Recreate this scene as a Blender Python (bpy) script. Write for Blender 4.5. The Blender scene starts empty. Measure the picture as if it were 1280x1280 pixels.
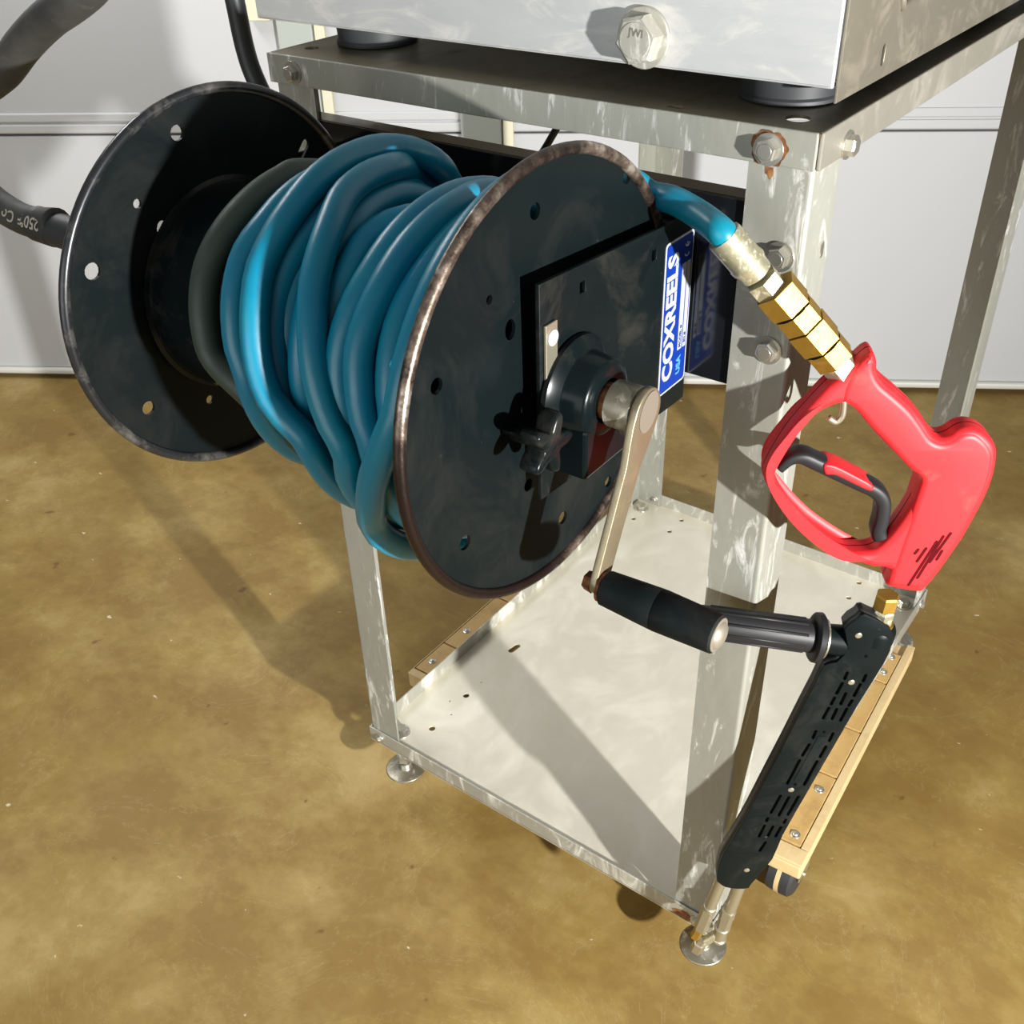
import bpy, math, random
from mathutils import Vector, Matrix
random.seed(7)
S = bpy.context.scene
COL = S.collection
DATA = {"loops":{"L1":[[-12.0,0.2653,0.12],[-8.4,0.2459,0.12],[-1.9,0.2313,0.12],[8.3,0.2229,0.12],[20.4,0.2177,0.12],[34.7,0.2141,0.12],[49.4,0.216,0.12],[66.0,0.2199,0.12],[84.2,0.2206,0.12],[101.9,0.2204,0.12]],"L2":[[1.4,0.2744,0.125],[8.9,0.2676,0.125],[21.1,0.2619,0.125],[32.3,0.2574,0.125],[45.3,0.255,0.125],[59.7,0.2599,0.125]],"L3":[[-11.6,0.3518,0.142],[-7.2,0.3383,0.142],[-1.5,0.3219,0.142],[8.1,0.3112,0.142],[18.5,0.3049,0.142],[27.9,0.3001,0.142],[39.1,0.2948,0.142],[50.8,0.2949,0.142],[62.9,0.2963,0.1435],[76.8,0.295,0.145],[92.2,0.2929,0.1465],[106.1,0.2942,0.15],[115.3,0.3021,0.1519],[128.3,0.3054,0.151],[144.9,0.2954,0.1525]],"L4":[[-20.9,0.3251,0.124],[-10.3,0.317,0.1232],[0.3,0.3112,0.1225],[13.0,0.3056,0.1218],[27.2,0.3001,0.121],[38.1,0.2987,0.121],[49.9,0.2991,0.121],[63.7,0.3007,0.121],[76.3,0.298,0.121]],"L5":[[-42.7,0.3065,0.116],[-22.9,0.313,0.1128],[-7.1,0.3124,0.1117],[6.9,0.3095,0.1105],[20.2,0.3085,0.1105],[35.1,0.3059,0.1105],[51.2,0.3034,0.1105]],"L6":[[-31.6,0.3916,0.146],[-21.4,0.3913,0.1451],[-8.0,0.3993,0.1443],[-1.1,0.3891,0.1434],[8.0,0.3787,0.1426],[18.3,0.3685,0.1417],[28.7,0.3605,0.1409],[39.3,0.3506,0.14],[50.2,0.3432,0.1396],[59.7,0.3362,0.1391],[72.4,0.3248,0.1387],[84.8,0.3201,0.1383],[99.8,0.3153,0.1379],[124.8,0.2878,0.1374],[137.7,0.2845,0.137]],"L7":[[64.9,0.3311,0.118],[82.5,0.3251,0.1173],[102.1,0.3204,0.1165],[125.8,0.3189,0.1155]],"L7b":[[39.8,0.3567,0.118],[53.8,0.3562,0.118],[65.3,0.3553,0.118],[78.5,0.3655,0.118],[85.0,0.3862,0.118]],"L7c":[[-13.7,0.3928,0.13],[-3.6,0.3928,0.13],[5.8,0.3891,0.13],[16.2,0.3845,0.13],[26.6,0.3839,0.13],[39.1,0.3863,0.13],[50.7,0.39,0.13]],"L8":[[-2.1,0.4264,0.141],[5.8,0.4191,0.1406],[15.1,0.4143,0.1401],[24.1,0.4101,0.1397],[33.6,0.41,0.1392],[44.6,0.4118,0.1382],[57.1,0.4125,0.1365],[69.2,0.4136,0.1348],[85.4,0.4136,0.1332],[104.5,0.4069,0.1315]],"L9":[[7.8,0.4426,0.134],[15.7,0.438,0.1329],[25.2,0.434,0.1317],[35.0,0.4316,0.1306],[45.8,0.4313,0.1291],[58.4,0.4327,0.1274],[71.4,0.4312,0.1257],[90.5,0.4287,0.124]],"L10":[[-39.6,0.4059,0.1641],[-34.2,0.4063,0.16],[-19.6,0.4264,0.16],[-8.0,0.4407,0.16],[1.2,0.4529,0.16],[8.7,0.4628,0.16],[15.8,0.47,0.16]]},"gun_outer":[[0.0474,0.0405],[0.0598,0.0543],[0.0708,0.065],[0.0766,0.0578],[0.0788,0.0482],[0.0854,0.0385],[0.0985,0.0275],[0.1139,0.0137],[0.1263,-0.0002],[0.1366,-0.0139],[0.1434,-0.0173],[0.15,-0.0149],[0.1558,-0.0094],[0.1635,-0.0066],[0.173,-0.0081],[0.1827,-0.0145],[0.1902,-0.0234],[0.194,-0.0353],[0.1957,-0.0542],[0.1941,-0.0749],[0.1898,-0.0969],[0.1838,-0.1227],[0.1766,-0.1444],[0.169,-0.1655],[0.1626,-0.1798],[0.1572,-0.1856],[0.1409,-0.1833],[0.1276,-0.1796],[0.1235,-0.1743],[0.1239,-0.1586],[0.1071,-0.1557],[0.0863,-0.1455],[0.0651,-0.1314],[0.0438,-0.1145],[0.0248,-0.0948],[0.0098,-0.0762],[-0.0004,-0.0636],[-0.0021,-0.0498],[0.0062,-0.0249],[0.0156,-0.0043],[0.0287,0.0167],[0.0396,0.0324]],"gun_hole":[[0.0485,0.0157],[0.0569,0.0172],[0.0666,0.0112],[0.08,-0.0042],[0.096,-0.0211],[0.1107,-0.0351],[0.117,-0.0416],[0.1234,-0.0491],[0.1334,-0.0567],[0.1348,-0.0689],[0.13,-0.091],[0.1214,-0.1144],[0.1134,-0.1294],[0.1054,-0.1379],[0.0926,-0.1402],[0.078,-0.1382],[0.0595,-0.1254],[0.0405,-0.1078],[0.0239,-0.0876],[0.011,-0.0664],[0.0056,-0.0497],[0.0084,-0.0348],[0.0176,-0.0174],[0.0268,-0.0022],[0.0384,0.0098]],"gun_cover":[[0.0531,0.0384],[0.0608,0.053],[0.0698,0.0632],[0.0745,0.0575],[0.0766,0.0484],[0.0836,0.0375],[0.0969,0.0264],[0.1123,0.0126],[0.124,-0.0013],[0.1343,-0.0147],[0.1431,-0.0194],[0.151,-0.017],[0.1568,-0.0113],[0.1637,-0.009],[0.1718,-0.0105],[0.1807,-0.0172],[0.1875,-0.0258],[0.1907,-0.0351],[0.1921,-0.0529],[0.191,-0.0728],[0.1869,-0.0943],[0.1808,-0.12],[0.1738,-0.1414],[0.166,-0.1621],[0.1605,-0.1754],[0.1552,-0.1805],[0.1347,-0.1776],[0.1256,-0.1752],[0.1253,-0.1583],[0.1298,-0.1105],[0.1336,-0.069],[0.1331,-0.056],[0.1226,-0.0467],[0.1122,-0.0365],[0.0966,-0.0198],[0.0807,-0.0035],[0.0674,0.0113],[0.0587,0.0181],[0.0524,0.0214]],"gun_slots":[[[0.1424,-0.1366],[0.1446,-0.132]],[[0.146,-0.1457],[0.1514,-0.1305]],[[0.1435,-0.1737],[0.1593,-0.1229]],[[0.1501,-0.1651],[0.164,-0.1169]],[[0.1576,-0.1465],[0.1698,-0.1133]],[[0.1634,-0.1433],[0.1661,-0.1333]]],"trigger":[[0.0114,-0.0517],[0.0195,-0.0421],[0.0296,-0.0398],[0.0417,-0.0453],[0.0616,-0.0557],[0.0841,-0.0673],[0.0994,-0.0757],[0.1077,-0.0865],[0.11,-0.1039],[0.1094,-0.1187],[0.1122,-0.1271]],"lock":[[0.0484,-0.0437],[0.0588,-0.045],[0.0763,-0.0545],[0.0935,-0.065],[0.0927,-0.0712],[0.0765,-0.0634],[0.0602,-0.0546],[0.0509,-0.0535]],"gun_pts":{"inlet":[0.0624,0.0487],"inlet2":[0.0456,0.0375],"fer0":[-0.0551,0.16],"fer1":[-0.032,0.1336],"fer2":[-0.025,0.1268],"nut0":[-0.0236,0.1255],"nut1":[-0.0064,0.1124],"br0":[-0.0113,0.1166],"br1":[0.006,0.0999],"br2":[0.0212,0.0816],"br3":[0.0367,0.0628],"br4":[0.0476,0.051],"tip1":[0.0557,0.0405],"out0":[0.1334,-0.1936],"out1":[0.1294,-0.2239],"hook0":[0.056,0.0208],"hook1":[0.057,0.0052],"hook2":[0.0525,-0.0011],"hook3":[0.0458,0.0028]},"shroud":[[0.1094,-0.2107],[0.1358,-0.228],[0.1413,-0.246],[0.1384,-0.2723],[0.1227,-0.3289],[0.1083,-0.3865],[0.0899,-0.461],[0.0701,-0.5425],[0.0634,-0.5856],[0.0436,-0.6341],[0.041,-0.6417],[0.0284,-0.6436],[0.0141,-0.6409],[0.0061,-0.6336],[0.002,-0.6247],[0.0038,-0.5902],[0.0128,-0.5588],[0.0261,-0.5106],[0.0399,-0.4516],[0.053,-0.397],[0.0652,-0.3433],[0.074,-0.3062],[0.0803,-0.2781],[0.0918,-0.2733],[0.0999,-0.2536],[0.0931,-0.2302],[0.1029,-0.2171]],"sh_slots":[[[0.1041,-0.287],[0.1029,-0.2963]],[[0.1014,-0.3017],[0.0978,-0.3166]],[[0.0966,-0.3223],[0.0946,-0.3321]],[[0.093,-0.337],[0.0892,-0.3528]],[[0.1069,-0.3157],[0.1041,-0.3318]],[[0.1012,-0.3384],[0.0986,-0.3535]],[[0.1228,-0.2903],[0.1216,-0.299]],[[0.1195,-0.3028],[0.1158,-0.3197]],[[0.1148,-0.3258],[0.1125,-0.3336]],[[0.1113,-0.3375],[0.1074,-0.3556]],[[0.0844,-0.3713],[0.0828,-0.3822]],[[0.0803,-0.3915],[0.0753,-0.4094]],[[0.0733,-0.4165],[0.0647,-0.4546]],[[0.1027,-0.3742],[0.1003,-0.3865]],[[0.0981,-0.3945],[0.094,-0.4113]],[[0.092,-0.4173],[0.0831,-0.4558]],[[0.0597,-0.474],[0.0524,-0.5039]],[[0.0501,-0.5125],[0.049,-0.5184]],[[0.0478,-0.5255],[0.0436,-0.5456]],[[0.0691,-0.4763],[0.0617,-0.5082]],[[0.0575,-0.5267],[0.0536,-0.544]],[[0.0522,-0.5549],[0.047,-0.5715]],[[0.0793,-0.4752],[0.0715,-0.5067]],[[0.0704,-0.5145],[0.0687,-0.5208]],[[0.0664,-0.5276],[0.0621,-0.5449]]],"sh_screws":[[0.1074,-0.2372],[0.1101,-0.2999],[0.07,-0.4636],[0.0358,-0.6066],[0.1193,-0.2645],[0.0934,-0.3724],[0.0738,-0.455]],"sh_pad":[[0.0882,-0.3786],[0.097,-0.3784],[0.0816,-0.4493],[0.0712,-0.4496]],"handle":[[-0.0503,-0.2341],[0.0669,-0.2532],[0.0734,-0.2552],[0.083,-0.2561],[0.1089,-0.2609]],"neck":[[0.1307,-0.2363],[0.1317,-0.2239],[0.1328,-0.2076],[0.1334,-0.1936]],"tubes":[[[0.0123,-0.6434],[0.0026,-0.7014]],[[0.0356,-0.6467],[0.0269,-0.7084]],[[0.002,-0.7026],[-0.0063,-0.7504]],[[0.0255,-0.7084],[0.0218,-0.7465]],[[0.0208,-0.743],[0.0182,-0.7711]],[[-0.0076,-0.7516],[-0.0122,-0.7677]],[[-0.0025,-0.7721],[-0.0086,-0.7974]],[[0.0172,-0.7589],[-0.0032,-0.7821]]],"plane":[[0.61,-0.027,0.8],[0.83511,0.55008,0.0],[0.55008,-0.83511,0.0]],"exit":[[0.445,-0.075,0.998],[0.463,-0.048,0.986],[0.479,-0.027,0.9698],[0.5048,-0.034,0.9715],[0.5316,-0.041,0.9671]],"cam":[1.3110421786983726,0.9622925170874772,0.02836724907044851,0.6348282359538334,0.9093021446014015,-0.7914172506131234,1.2561525358455545]}
DATA_W = (0.61000,0.83321,1.03015,0.02872,0.02800)
PI = math.pi
# ------------------------------------------------------------------ camera, light, exposure
cam_d = bpy.data.cameras.new('camera'); cam = bpy.data.objects.new('camera', cam_d); COL.objects.link(cam)
cam_d.sensor_width = 36.0; cam_d.lens = 36.0*DATA['cam'][0]*1000/1280.0
cam_d.clip_start = 0.01; cam_d.clip_end = 50
cam.location = DATA['cam'][4:7]; cam.rotation_euler = DATA['cam'][1:4]
S.camera = cam
S.view_settings.view_transform = 'Standard'; S.view_settings.look = 'None'
S.view_settings.gamma = 1.0; S.view_settings.exposure = 0.0; S.view_settings.use_curve_mapping = False
W_ = bpy.data.worlds.new('room_light'); S.world = W_; W_.use_nodes = True
bg = W_.node_tree.nodes['Background']; bg.inputs[0].default_value = (1.0, 0.99, 0.97, 1); bg.inputs[1].default_value = 0.20
key_d = bpy.data.lights.new('work_lamp_light', 'SPOT'); key_d.energy = 680; key_d.color = (1.0, 0.985, 0.96); key_d.shadow_soft_size = 0.03
key_d.spot_size = math.radians(120); key_d.spot_blend = 1.0
key = bpy.data.objects.new('work_lamp_light', key_d); COL.objects.link(key); key.location = (2.55, -0.78, 0.97)
key.rotation_euler = (Vector((-1.0,.2,.62))-key.location).to_track_quat('-Z','Y').to_euler()
back_fill_d = bpy.data.lights.new('back_fill_light', 'AREA'); back_fill_d.shape = 'RECTANGLE'; back_fill_d.size = 1.6; back_fill_d.size_y = 0.2; back_fill_d.energy = 30; back_fill_d.color = (1, 0.99, 0.97)  # added fill to brighten the garage door and far floor, no actual fixture
back_fill_o = bpy.data.objects.new('back_fill_light', back_fill_d); COL.objects.link(back_fill_o); back_fill_o.location = (-1.45, 0.3, 1.95)
back_fill_o.rotation_euler = (Vector((-1.1,.65,.0))-back_fill_o.location).to_track_quat('-Z','Y').to_euler()

front_fill_d = bpy.data.lights.new('front_fill_light', 'AREA'); front_fill_d.shape = 'RECTANGLE'; front_fill_d.size = 2.6; front_fill_d.size_y = 1.9; front_fill_d.energy = 46; front_fill_d.color = (0.97, 0.99, 1.0)  # added soft fill behind the camera, lifts shade on front-facing surfaces
front_fill_o = bpy.data.objects.new('front_fill_light', front_fill_d); COL.objects.link(front_fill_o); front_fill_o.location = (0.2, -3.4, 1.05)
front_fill_o.rotation_euler = (Vector((.25,0,.75))-front_fill_o.location).to_track_quat('-Z','Y').to_euler()

# ------------------------------------------------------------------ materials
def srgb(r, g, b):
    f = lambda c: (c/255/12.92) if c/255 <= .04045 else ((c/255+.055)/1.055)**2.4
    return (f(r), f(g), f(b), 1)
def new_mat(name, base, rough=.5, metal=0.0, spec=None, coat=0.0):
    m = bpy.data.materials.new(name); m.use_nodes = True
    b = m.node_tree.nodes['Principled BSDF']
    b.inputs['Base Color'].default_value = base; b.inputs['Roughness'].default_value = rough; b.inputs['Metallic'].default_value = metal
    if spec is not None: b.inputs['Specular IOR Level'].default_value = spec
    if coat: b.inputs['Coat Weight'].default_value = coat; b.inputs['Coat Roughness'].default_value = .12
    return m
class NT:
    def __init__(s, m):
        s.m = m; s.t = m.node_tree; s.b = s.t.nodes['Principled BSDF']; s.co = s.t.nodes.new('ShaderNodeTexCoord')
    def n(s, typ, **kw):
        x = s.t.nodes.new(typ)
        for k, v in kw.items(): setattr(x, k, v)
        return x
    def l(s, a, b): s.t.links.new(a, b)
    def noise(s, scale, detail=6, rough=.6, stretch=(1,1,1), dist=0.0):
        mp = s.n('ShaderNodeMapping'); mp.inputs['Scale'].default_value = stretch; s.l(s.co.outputs['Object'], mp.inputs[0])
        x = s.n('ShaderNodeTexNoise'); x.inputs['Scale'].default_value = scale; x.inputs['Detail'].default_value = detail
        x.inputs['Roughness'].default_value = rough; x.inputs['Distortion'].default_value = dist; s.l(mp.outputs[0], x.inputs['Vector'])
        return x.outputs['Fac']
    def ramp(s, fac, stops, interp='LINEAR'):
        r = s.n('ShaderNodeValToRGB'); cr = r.color_ramp; cr.interpolation = interp
        while len(cr.elements) < len(stops): cr.elements.new(.5)
        for e, (p, c) in zip(cr.elements, stops):
            e.position = p; e.color = c if len(c) == 4 else (*c, 1)
        s.l(fac, r.inputs[0]); return r.outputs[0]
    def mix(s, fac, a, b, mode='MIX'):
        x = s.n('ShaderNodeMix', data_type='RGBA', blend_type=mode)
        for sock, v in ((x.inputs[0], fac), (x.inputs[6], a), (x.inputs[7], b)):
            if hasattr(v, 'links') or isinstance(v, bpy.types.NodeSocket): s.l(v, sock)
            else: sock.default_value = v
        return x.outputs[2]
    def bump(s, h, strength=.2, dist=.002):
        x = s.n('ShaderNodeBump'); x.inputs['Strength'].default_value = strength; x.inputs['Distance'].default_value = dist
        s.l(h, x.inputs['Height']); s.l(x.outputs[0], s.b.inputs['Normal'])
    def gray(s, fac, lo, hi):
        x = s.n('ShaderNodeMapRange'); x.inputs[3].default_value = lo; x.inputs[4].default_value = hi; s.l(fac, x.inputs[0]); return x.outputs[0]
def g(v): return (v, v, v, 1)

def metal_mat(name, dark, light, stain, stretch, scale=9, rough=(.33,.55), metal=.75, stain_amt=(.52,.66)):
    m = new_mat(name, dark, .4, metal); t = NT(m)
    a = t.noise(scale, 8, .62, stretch, .4); b = t.noise(scale*6, 6, .7, stretch); c = t.noise(scale*2.1, 8, .7, (stretch[0]*1.3, stretch[1]*.9, stretch[2]*.8), 1.2)
    base = t.mix(a, dark, light)
    base = t.mix(t.ramp(b, [(.35, g(0)), (.75, g(.5))]), base, light)
    base = t.mix(t.ramp(c, [(stain_amt[0], g(0)), (stain_amt[1], g(.85))]), base, stain)
    t.l(base, t.b.inputs['Base Color']); t.l(t.gray(c, *rough), t.b.inputs['Roughness'])
    mm = t.ramp(c, [(stain_amt[0], g(metal)), (stain_amt[1], g(metal*.45))]); t.l(mm, t.b.inputs['Metallic'])
    t.bump(b, .22, .001)
    return m
M = {}
M['steel'] = metal_mat('brushed_steel', srgb(150,149,138), srgb(180,178,166), srgb(220,218,208), (1,1,.45), 11, (.33,.55), .45)
M['leg_steel'] = metal_mat('water_stained_steel', srgb(136,137,127), srgb(160,160,150), srgb(214,214,210), (1,1,.35), 17, (.35,.6), .35, (.55,.66))
M['tray_steel'] = metal_mat('tray_steel', srgb(218,212,193), srgb(228,222,205), srgb(233,229,215), (1,1,1), 4, (.32,.45), .5, (.45,.8))
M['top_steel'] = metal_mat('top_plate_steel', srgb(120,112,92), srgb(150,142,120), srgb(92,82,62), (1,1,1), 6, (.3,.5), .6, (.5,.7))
M['box_steel'] = metal_mat('scuffed_cabinet_steel', srgb(160,163,164), srgb(184,185,184), srgb(200,198,190), (.5,1,2.2), 8, (.33,.5), .2, (.5,.7))
M['side_steel'] = metal_mat('side_panel_steel', srgb(112,107,94), srgb(126,120,106), srgb(140,132,118), (1,.7,1), 14, (.33,.5), .45, (.5,.75))
M['rail_steel'] = metal_mat('rail_steel', srgb(136,132,120), srgb(154,150,138), srgb(168,160,150), (1,.7,1), 10, (.33,.5), .45, (.5,.75))
M['bolt'] = new_mat('bolt_steel', srgb(205,203,192), .28, .9)
M['zinc'] = new_mat('zinc_plated_steel', srgb(176,170,148), .36, .8)
M['foot_metal'] = metal_mat('levelling_foot_steel', srgb(120,116,100), srgb(160,156,140), srgb(190,186,170), (1,1,1), 20, (.3,.5), .8)
M['black_gloss'] = new_mat('gloss_black_paint', (.006,.007,.009,1), .13, 0, .5, .3)
def black_paint(name, rough, dust):
    m = new_mat(name, (.01,.012,.014,1), rough, 0, .14); t = NT(m)
    a = t.noise(9, 8, .7, (1,1,1), .8); b = t.noise(130, 3, .6)
    c = t.mix(t.ramp(a, [(.5, g(0)), (.8, g(dust))]), (.003,.0055,.006,1), srgb(120,110,98))
    c = t.mix(t.ramp(b, [(.73, g(0)), (.8, g(dust*1.2))]), c, srgb(150,140,125))
    t.l(c, t.b.inputs['Base Color']); t.l(t.gray(a, rough*.8, rough*1.35), t.b.inputs['Roughness']); return m
M['black_disc'] = black_paint('black_disc_paint', .36, .05)
M['black_plate'] = black_paint('black_plate_paint', .36, .16)
M['black_cast'] = black_paint('black_cast_iron', .22, .2)
M['plastic'] = new_mat('black_plastic', (.012,.012,.013,1), .48, 0, .3)
M['plastic_dull'] = black_paint('dull_black_plastic', .42, .12)
M['grip'] = black_paint('black_rubber_grip', .6, .12)
M['rubber'] = new_mat('black_rubber', (.022,.024,.026,1), .55)
M['slot_black'] = new_mat('slot_black', (.002,.002,.002,1), .8, 0, .05)
# rim with paint worn to bare brown metal
m = new_mat('worn_rim', (.02,.02,.02,1), .35, .5); t = NT(m)
a = t.noise(26, 8, .7); b = t.noise(4, 2, .4)
c = t.ramp(a, [(.30, srgb(24,22,21)), (.44, srgb(58,48,42)), (.55, srgb(118,104,92)), (.68, srgb(190,182,170))])
t.l(t.mix(t.ramp(b, [(.47, g(0)), (.56, g(1))]), c, srgb(40,30,26)), t.b.inputs['Base Color']); t.b.inputs['Metallic'].default_value = .7
t.bump(a, .5, .002); M['worn_rim'] = m
m = new_mat('black_rim', (.02,.02,.02,1), .3, .2); t = NT(m); a = t.noise(20, 8, .7)
t.l(t.ramp(a, [(.5, (.014,.015,.017,1)), (.75, srgb(110,106,100))]), t.b.inputs['Base Color']); M['black_rim'] = m
def hose_mat(name, c1, c2, c3, rough=.34):
    m = new_mat(name, c1, rough, 0, .5); t = NT(m)
    a = t.noise(14, 6, .6); b = t.noise(60, 5, .7, (1,1,1), 1)
    base = t.mix(t.ramp(a, [(.35, g(0)), (.65, g(1))]), c1, c2); base = t.mix(t.ramp(b, [(.6, g(0)), (.85, g(.6))]), base, c3)
    t.l(base, t.b.inputs['Base Color']); t.l(t.gray(b, rough*.8, rough*1.4), t.b.inputs['Roughness']); t.bump(b, .06, .001); return m
M['hose'] = hose_mat('turquoise_hose_rubber', srgb(0,112,144), srgb(4,118,140), srgb(34,138,148))
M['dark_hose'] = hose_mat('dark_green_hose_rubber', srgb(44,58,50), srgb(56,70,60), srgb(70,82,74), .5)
M['grey_hose'] = hose_mat('dusty_black_hose_rubber', srgb(40,40,38), srgb(62,62,58), srgb(104,98,88), .6)
M['black_hose'] = hose_mat('black_hose_rubber', srgb(28,31,33), srgb(36,40,42), srgb(54,58,60), .45)
m = new_mat('red_gun_plastic', srgb(206,30,36), .5); t = NT(m); a = t.noise(22, 8, .7); 
t.l(t.mix(t.ramp(a, [(.56, g(0)), (.8, g(.55))]), srgb(206,30,36), srgb(182,86,70)), t.b.inputs['Base Color']); M['red'] = m
M['brass'] = metal_mat('brass', srgb(158,122,46), srgb(178,144,62), srgb(140,98,40), (1,1,1), 30, (.38,.5), .8)
M['zinc_dirty'] = metal_mat('dirty_zinc', srgb(150,146,118), srgb(200,195,166), srgb(222,216,190), (1,1,1), 50, (.25,.5), .75)
M['rusty_zinc'] = metal_mat('crank_zinc', srgb(128,118,94), srgb(146,136,112), srgb(116,88,58), (1,1,1), 14, (.3,.5), .7, (.56,.75))
m = new_mat('rust', srgb(120,64,22), .8); t = NT(m); a = t.noise(90, 6, .7)
t.l(t.ramp(a, [(.35, srgb(58,36,22)), (.5, srgb(112,66,30)), (.7, srgb(150,112,66))]), t.b.inputs['Base Color']); M['rust'] = m
M['blue'] = new_mat('sticker_blue', srgb(8,42,124), .35); M['white_metal'] = new_mat('bare_cap_metal', srgb(124,117,104), .5, .4); M['vent'] = new_mat('vent_dark_red', srgb(70,4,10), .8, 0, .1); M['plastic_core'] = new_mat('core_plastic', (.012,.012,.013,1), .4); M['white'] = new_mat('sticker_white', srgb(160,163,168), .4)
M['paleblue'] = new_mat('sticker_pale_blue', srgb(70,130,180), .4)
M['print'] = new_mat('hose_print_white', srgb(225,220,205), .6)
def wood(name, c1, c2, c3):
    m = new_mat(name, c1, .55); t = NT(m); a = t.noise(7, 8, .65, (5,.7,5), 1.2); b = t.noise(22, 6, .7)
    t.l(t.mix(t.ramp(b, [(.5, g(0)), (.78, g(.7))]), t.mix(a, c1, c2), c3), t.b.inputs['Base Color']); t.bump(a, .1, .001); return m
M['wood'] = wood('dolly_maple', srgb(206,184,140), srgb(190,164,116), srgb(170,138,88))
M['ply'] = wood('dolly_plywood', srgb(192,160,102), srgb(172,138,82), srgb(142,104,54))
# floor
m = new_mat('stained_concrete', srgb(150,124,76), .5, 0, .22); t = NT(m)
a = t.noise(1.6, 8, .6, (1,1,1), .15); b = t.noise(5, 12, .68, (1,1.2,1), .12); c = t.noise(45, 8, .7); d = t.noise(3.1, 10, .62, (1,1,1), 2.5)
base = t.ramp(a, [(.28, srgb(128,104,50)), (.48, srgb(148,125,68)), (.68, srgb(176,154,100))])
base = t.mix(t.ramp(b, [(.42, g(.65)), (.6, g(0))]), base, srgb(118,90,44)); base = t.mix(t.ramp(b, [(.58, g(0)), (.75, g(.5))]), base, srgb(186,164,122))
base = t.mix(t.gray(c, .0, .42), base, srgb(102,80,42))
base = t.mix(t.ramp(d, [(.497, g(0)), (.5, g(.16)), (.503, g(0))]), base, srgb(206,190,152))
sp = t.noise(26, 3, .5, (1,1.6,1)); base = t.mix(t.ramp(sp, [(.735, g(0)), (.76, g(.6))]), base, srgb(224,214,186))
sp2 = t.noise(19, 3, .5, (1.3,1,1)); base = t.mix(t.ramp(sp2, [(.26, g(.55)), (.29, g(0))]), base, srgb(82,56,28))
t.l(base, t.b.inputs['Base Color']); t.l(t.gray(b, .48, .72), t.b.inputs['Roughness']); t.bump(c, .12, .002); M['floor'] = m
m = new_mat('white_door_paint', srgb(184,184,186), .45); t = NT(m); a = t.noise(1.3, 4, .5)
t.l(t.mix(a, srgb(181,183,186), srgb(190,191,191)), t.b.inputs['Base Color']); M['door'] = m
M['stile'] = new_mat('grey_stile_paint', srgb(164,170,164), .5)
M['cream'] = new_mat('cream_trim', srgb(208,204,180), .5)
M['seal'] = new_mat('white_door_seal', srgb(198,198,190), .5)

# ------------------------------------------------------------------ object helpers
def wloc(o):
    v = Vector((0,0,0))
    while o: v += o.location; o = o.parent
    return v
def tag(o, label, cat, group=None, kind=None):
    if label: o['label'] = label
    if cat: o['category'] = cat
    if group: o['group'] = group
    if kind: o['kind'] = kind
    return o
def empty(name, loc, label, cat, group=None):
    o = bpy.data.objects.new(name, None); COL.objects.link(o); o.location = loc; o.empty_display_size = .03
    return tag(o, label, cat, group)
def link(name, me, mat, parent=None, label=None):
    """mesh in world coordinates -> object under parent"""
    off = wloc(parent) if parent else Vector((0,0,0))
    if parent: me.transform(Matrix.Translation(-off))
    o = bpy.data.objects.new(name, me); COL.objects.link(o)
    if parent: o.parent = parent
    if mat and not me.materials: me.materials.append(M[mat])
    if label: o['label'] = label
    return o
def mesh(vs, fs, smooth=False, name='m'):
    me = bpy.data.meshes.new(name); me.from_pydata([tuple(v) for v in vs], [], fs); me.validate(); me.update()
    if smooth:
        for f in me.polygons: f.use_smooth = True
    return me
def join(*ms):
    vs = []; fs = []; sm = []
    for a in ms:
        k = len(vs); vs += [tuple(v.co) for v in a.vertices]
        for f in a.polygons: fs.append([i+k for i in f.vertices]); sm.append(f.use_smooth)
    me = bpy.data.meshes.new('m'); me.from_pydata(vs, [], fs); me.update()
    for f, s_ in zip(me.polygons, sm): f.use_smooth = s_
    return me
def fix_normals(me):
    import bmesh
    bm = bmesh.new(); bm.from_mesh(me); bmesh.ops.recalc_face_normals(bm, faces=bm.faces); bm.to_mesh(me); bm.free(); return me
def box(x0, x1, y0, y1, z0, z1, bev=0.0015):
    import bmesh
    bm = bmesh.new(); bmesh.ops.create_cube(bm, size=1)
    for v in bm.verts: v.co = Vector((x0+(v.co.x+.5)*(x1-x0), y0+(v.co.y+.5)*(y1-y0), z0+(v.co.z+.5)*(z1-z0)))
    if bev: bmesh.ops.bevel(bm, geom=bm.edges[:], offset=bev, segments=2, affect='EDGES', profile=.5)
    me = bpy.data.meshes.new('m'); bm.to_mesh(me); bm.free(); return me
def axes_for(d):
    d = Vector(d).normalized(); u = Vector((0,0,1)) if abs(d.z) < .95 else Vector((1,0,0))
    a = d.cross(u).normalized(); b = d.cross(a).normalized(); return d, a, b
def lathe(p0, d, prof, n=32, rot=0, smooth=True, close=True):
    """prof: (distance along d, radius)"""
    d, a, b = axes_for(d); p0 = Vector(p0); vs = []; fs = []
    for (h, r) in prof:
        for i in range(n):
            t_ = 2*PI*i/n+rot; vs.append(p0+d*h+(a*math.cos(t_)+b*math.sin(t_))*r)
    for k in range(len(prof)-1):
        for i in range(n):
            j = (i+1) % n; fs.append((k*n+i, k*n+j, (k+1)*n+j, (k+1)*n+i))
    if close: fs.append(tuple(range(n))[::-1]); fs.append(tuple((len(prof)-1)*n+i for i in range(n)))
    me = mesh(vs, fs, smooth); fix_normals(me)
    if smooth:
        for f in me.polygons:
            if len(f.vertices) > 4: f.use_smooth = False
        sharpen(me)
    return me
def sharpen(me, ang=35):
    import bmesh
    bm = bmesh.new(); bm.from_mesh(me)
    for e in bm.edges:
        if len(e.link_faces) == 2 and e.calc_face_angle(0) > math.radians(ang): e.smooth = False
    bm.to_mesh(me); bm.free()
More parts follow.
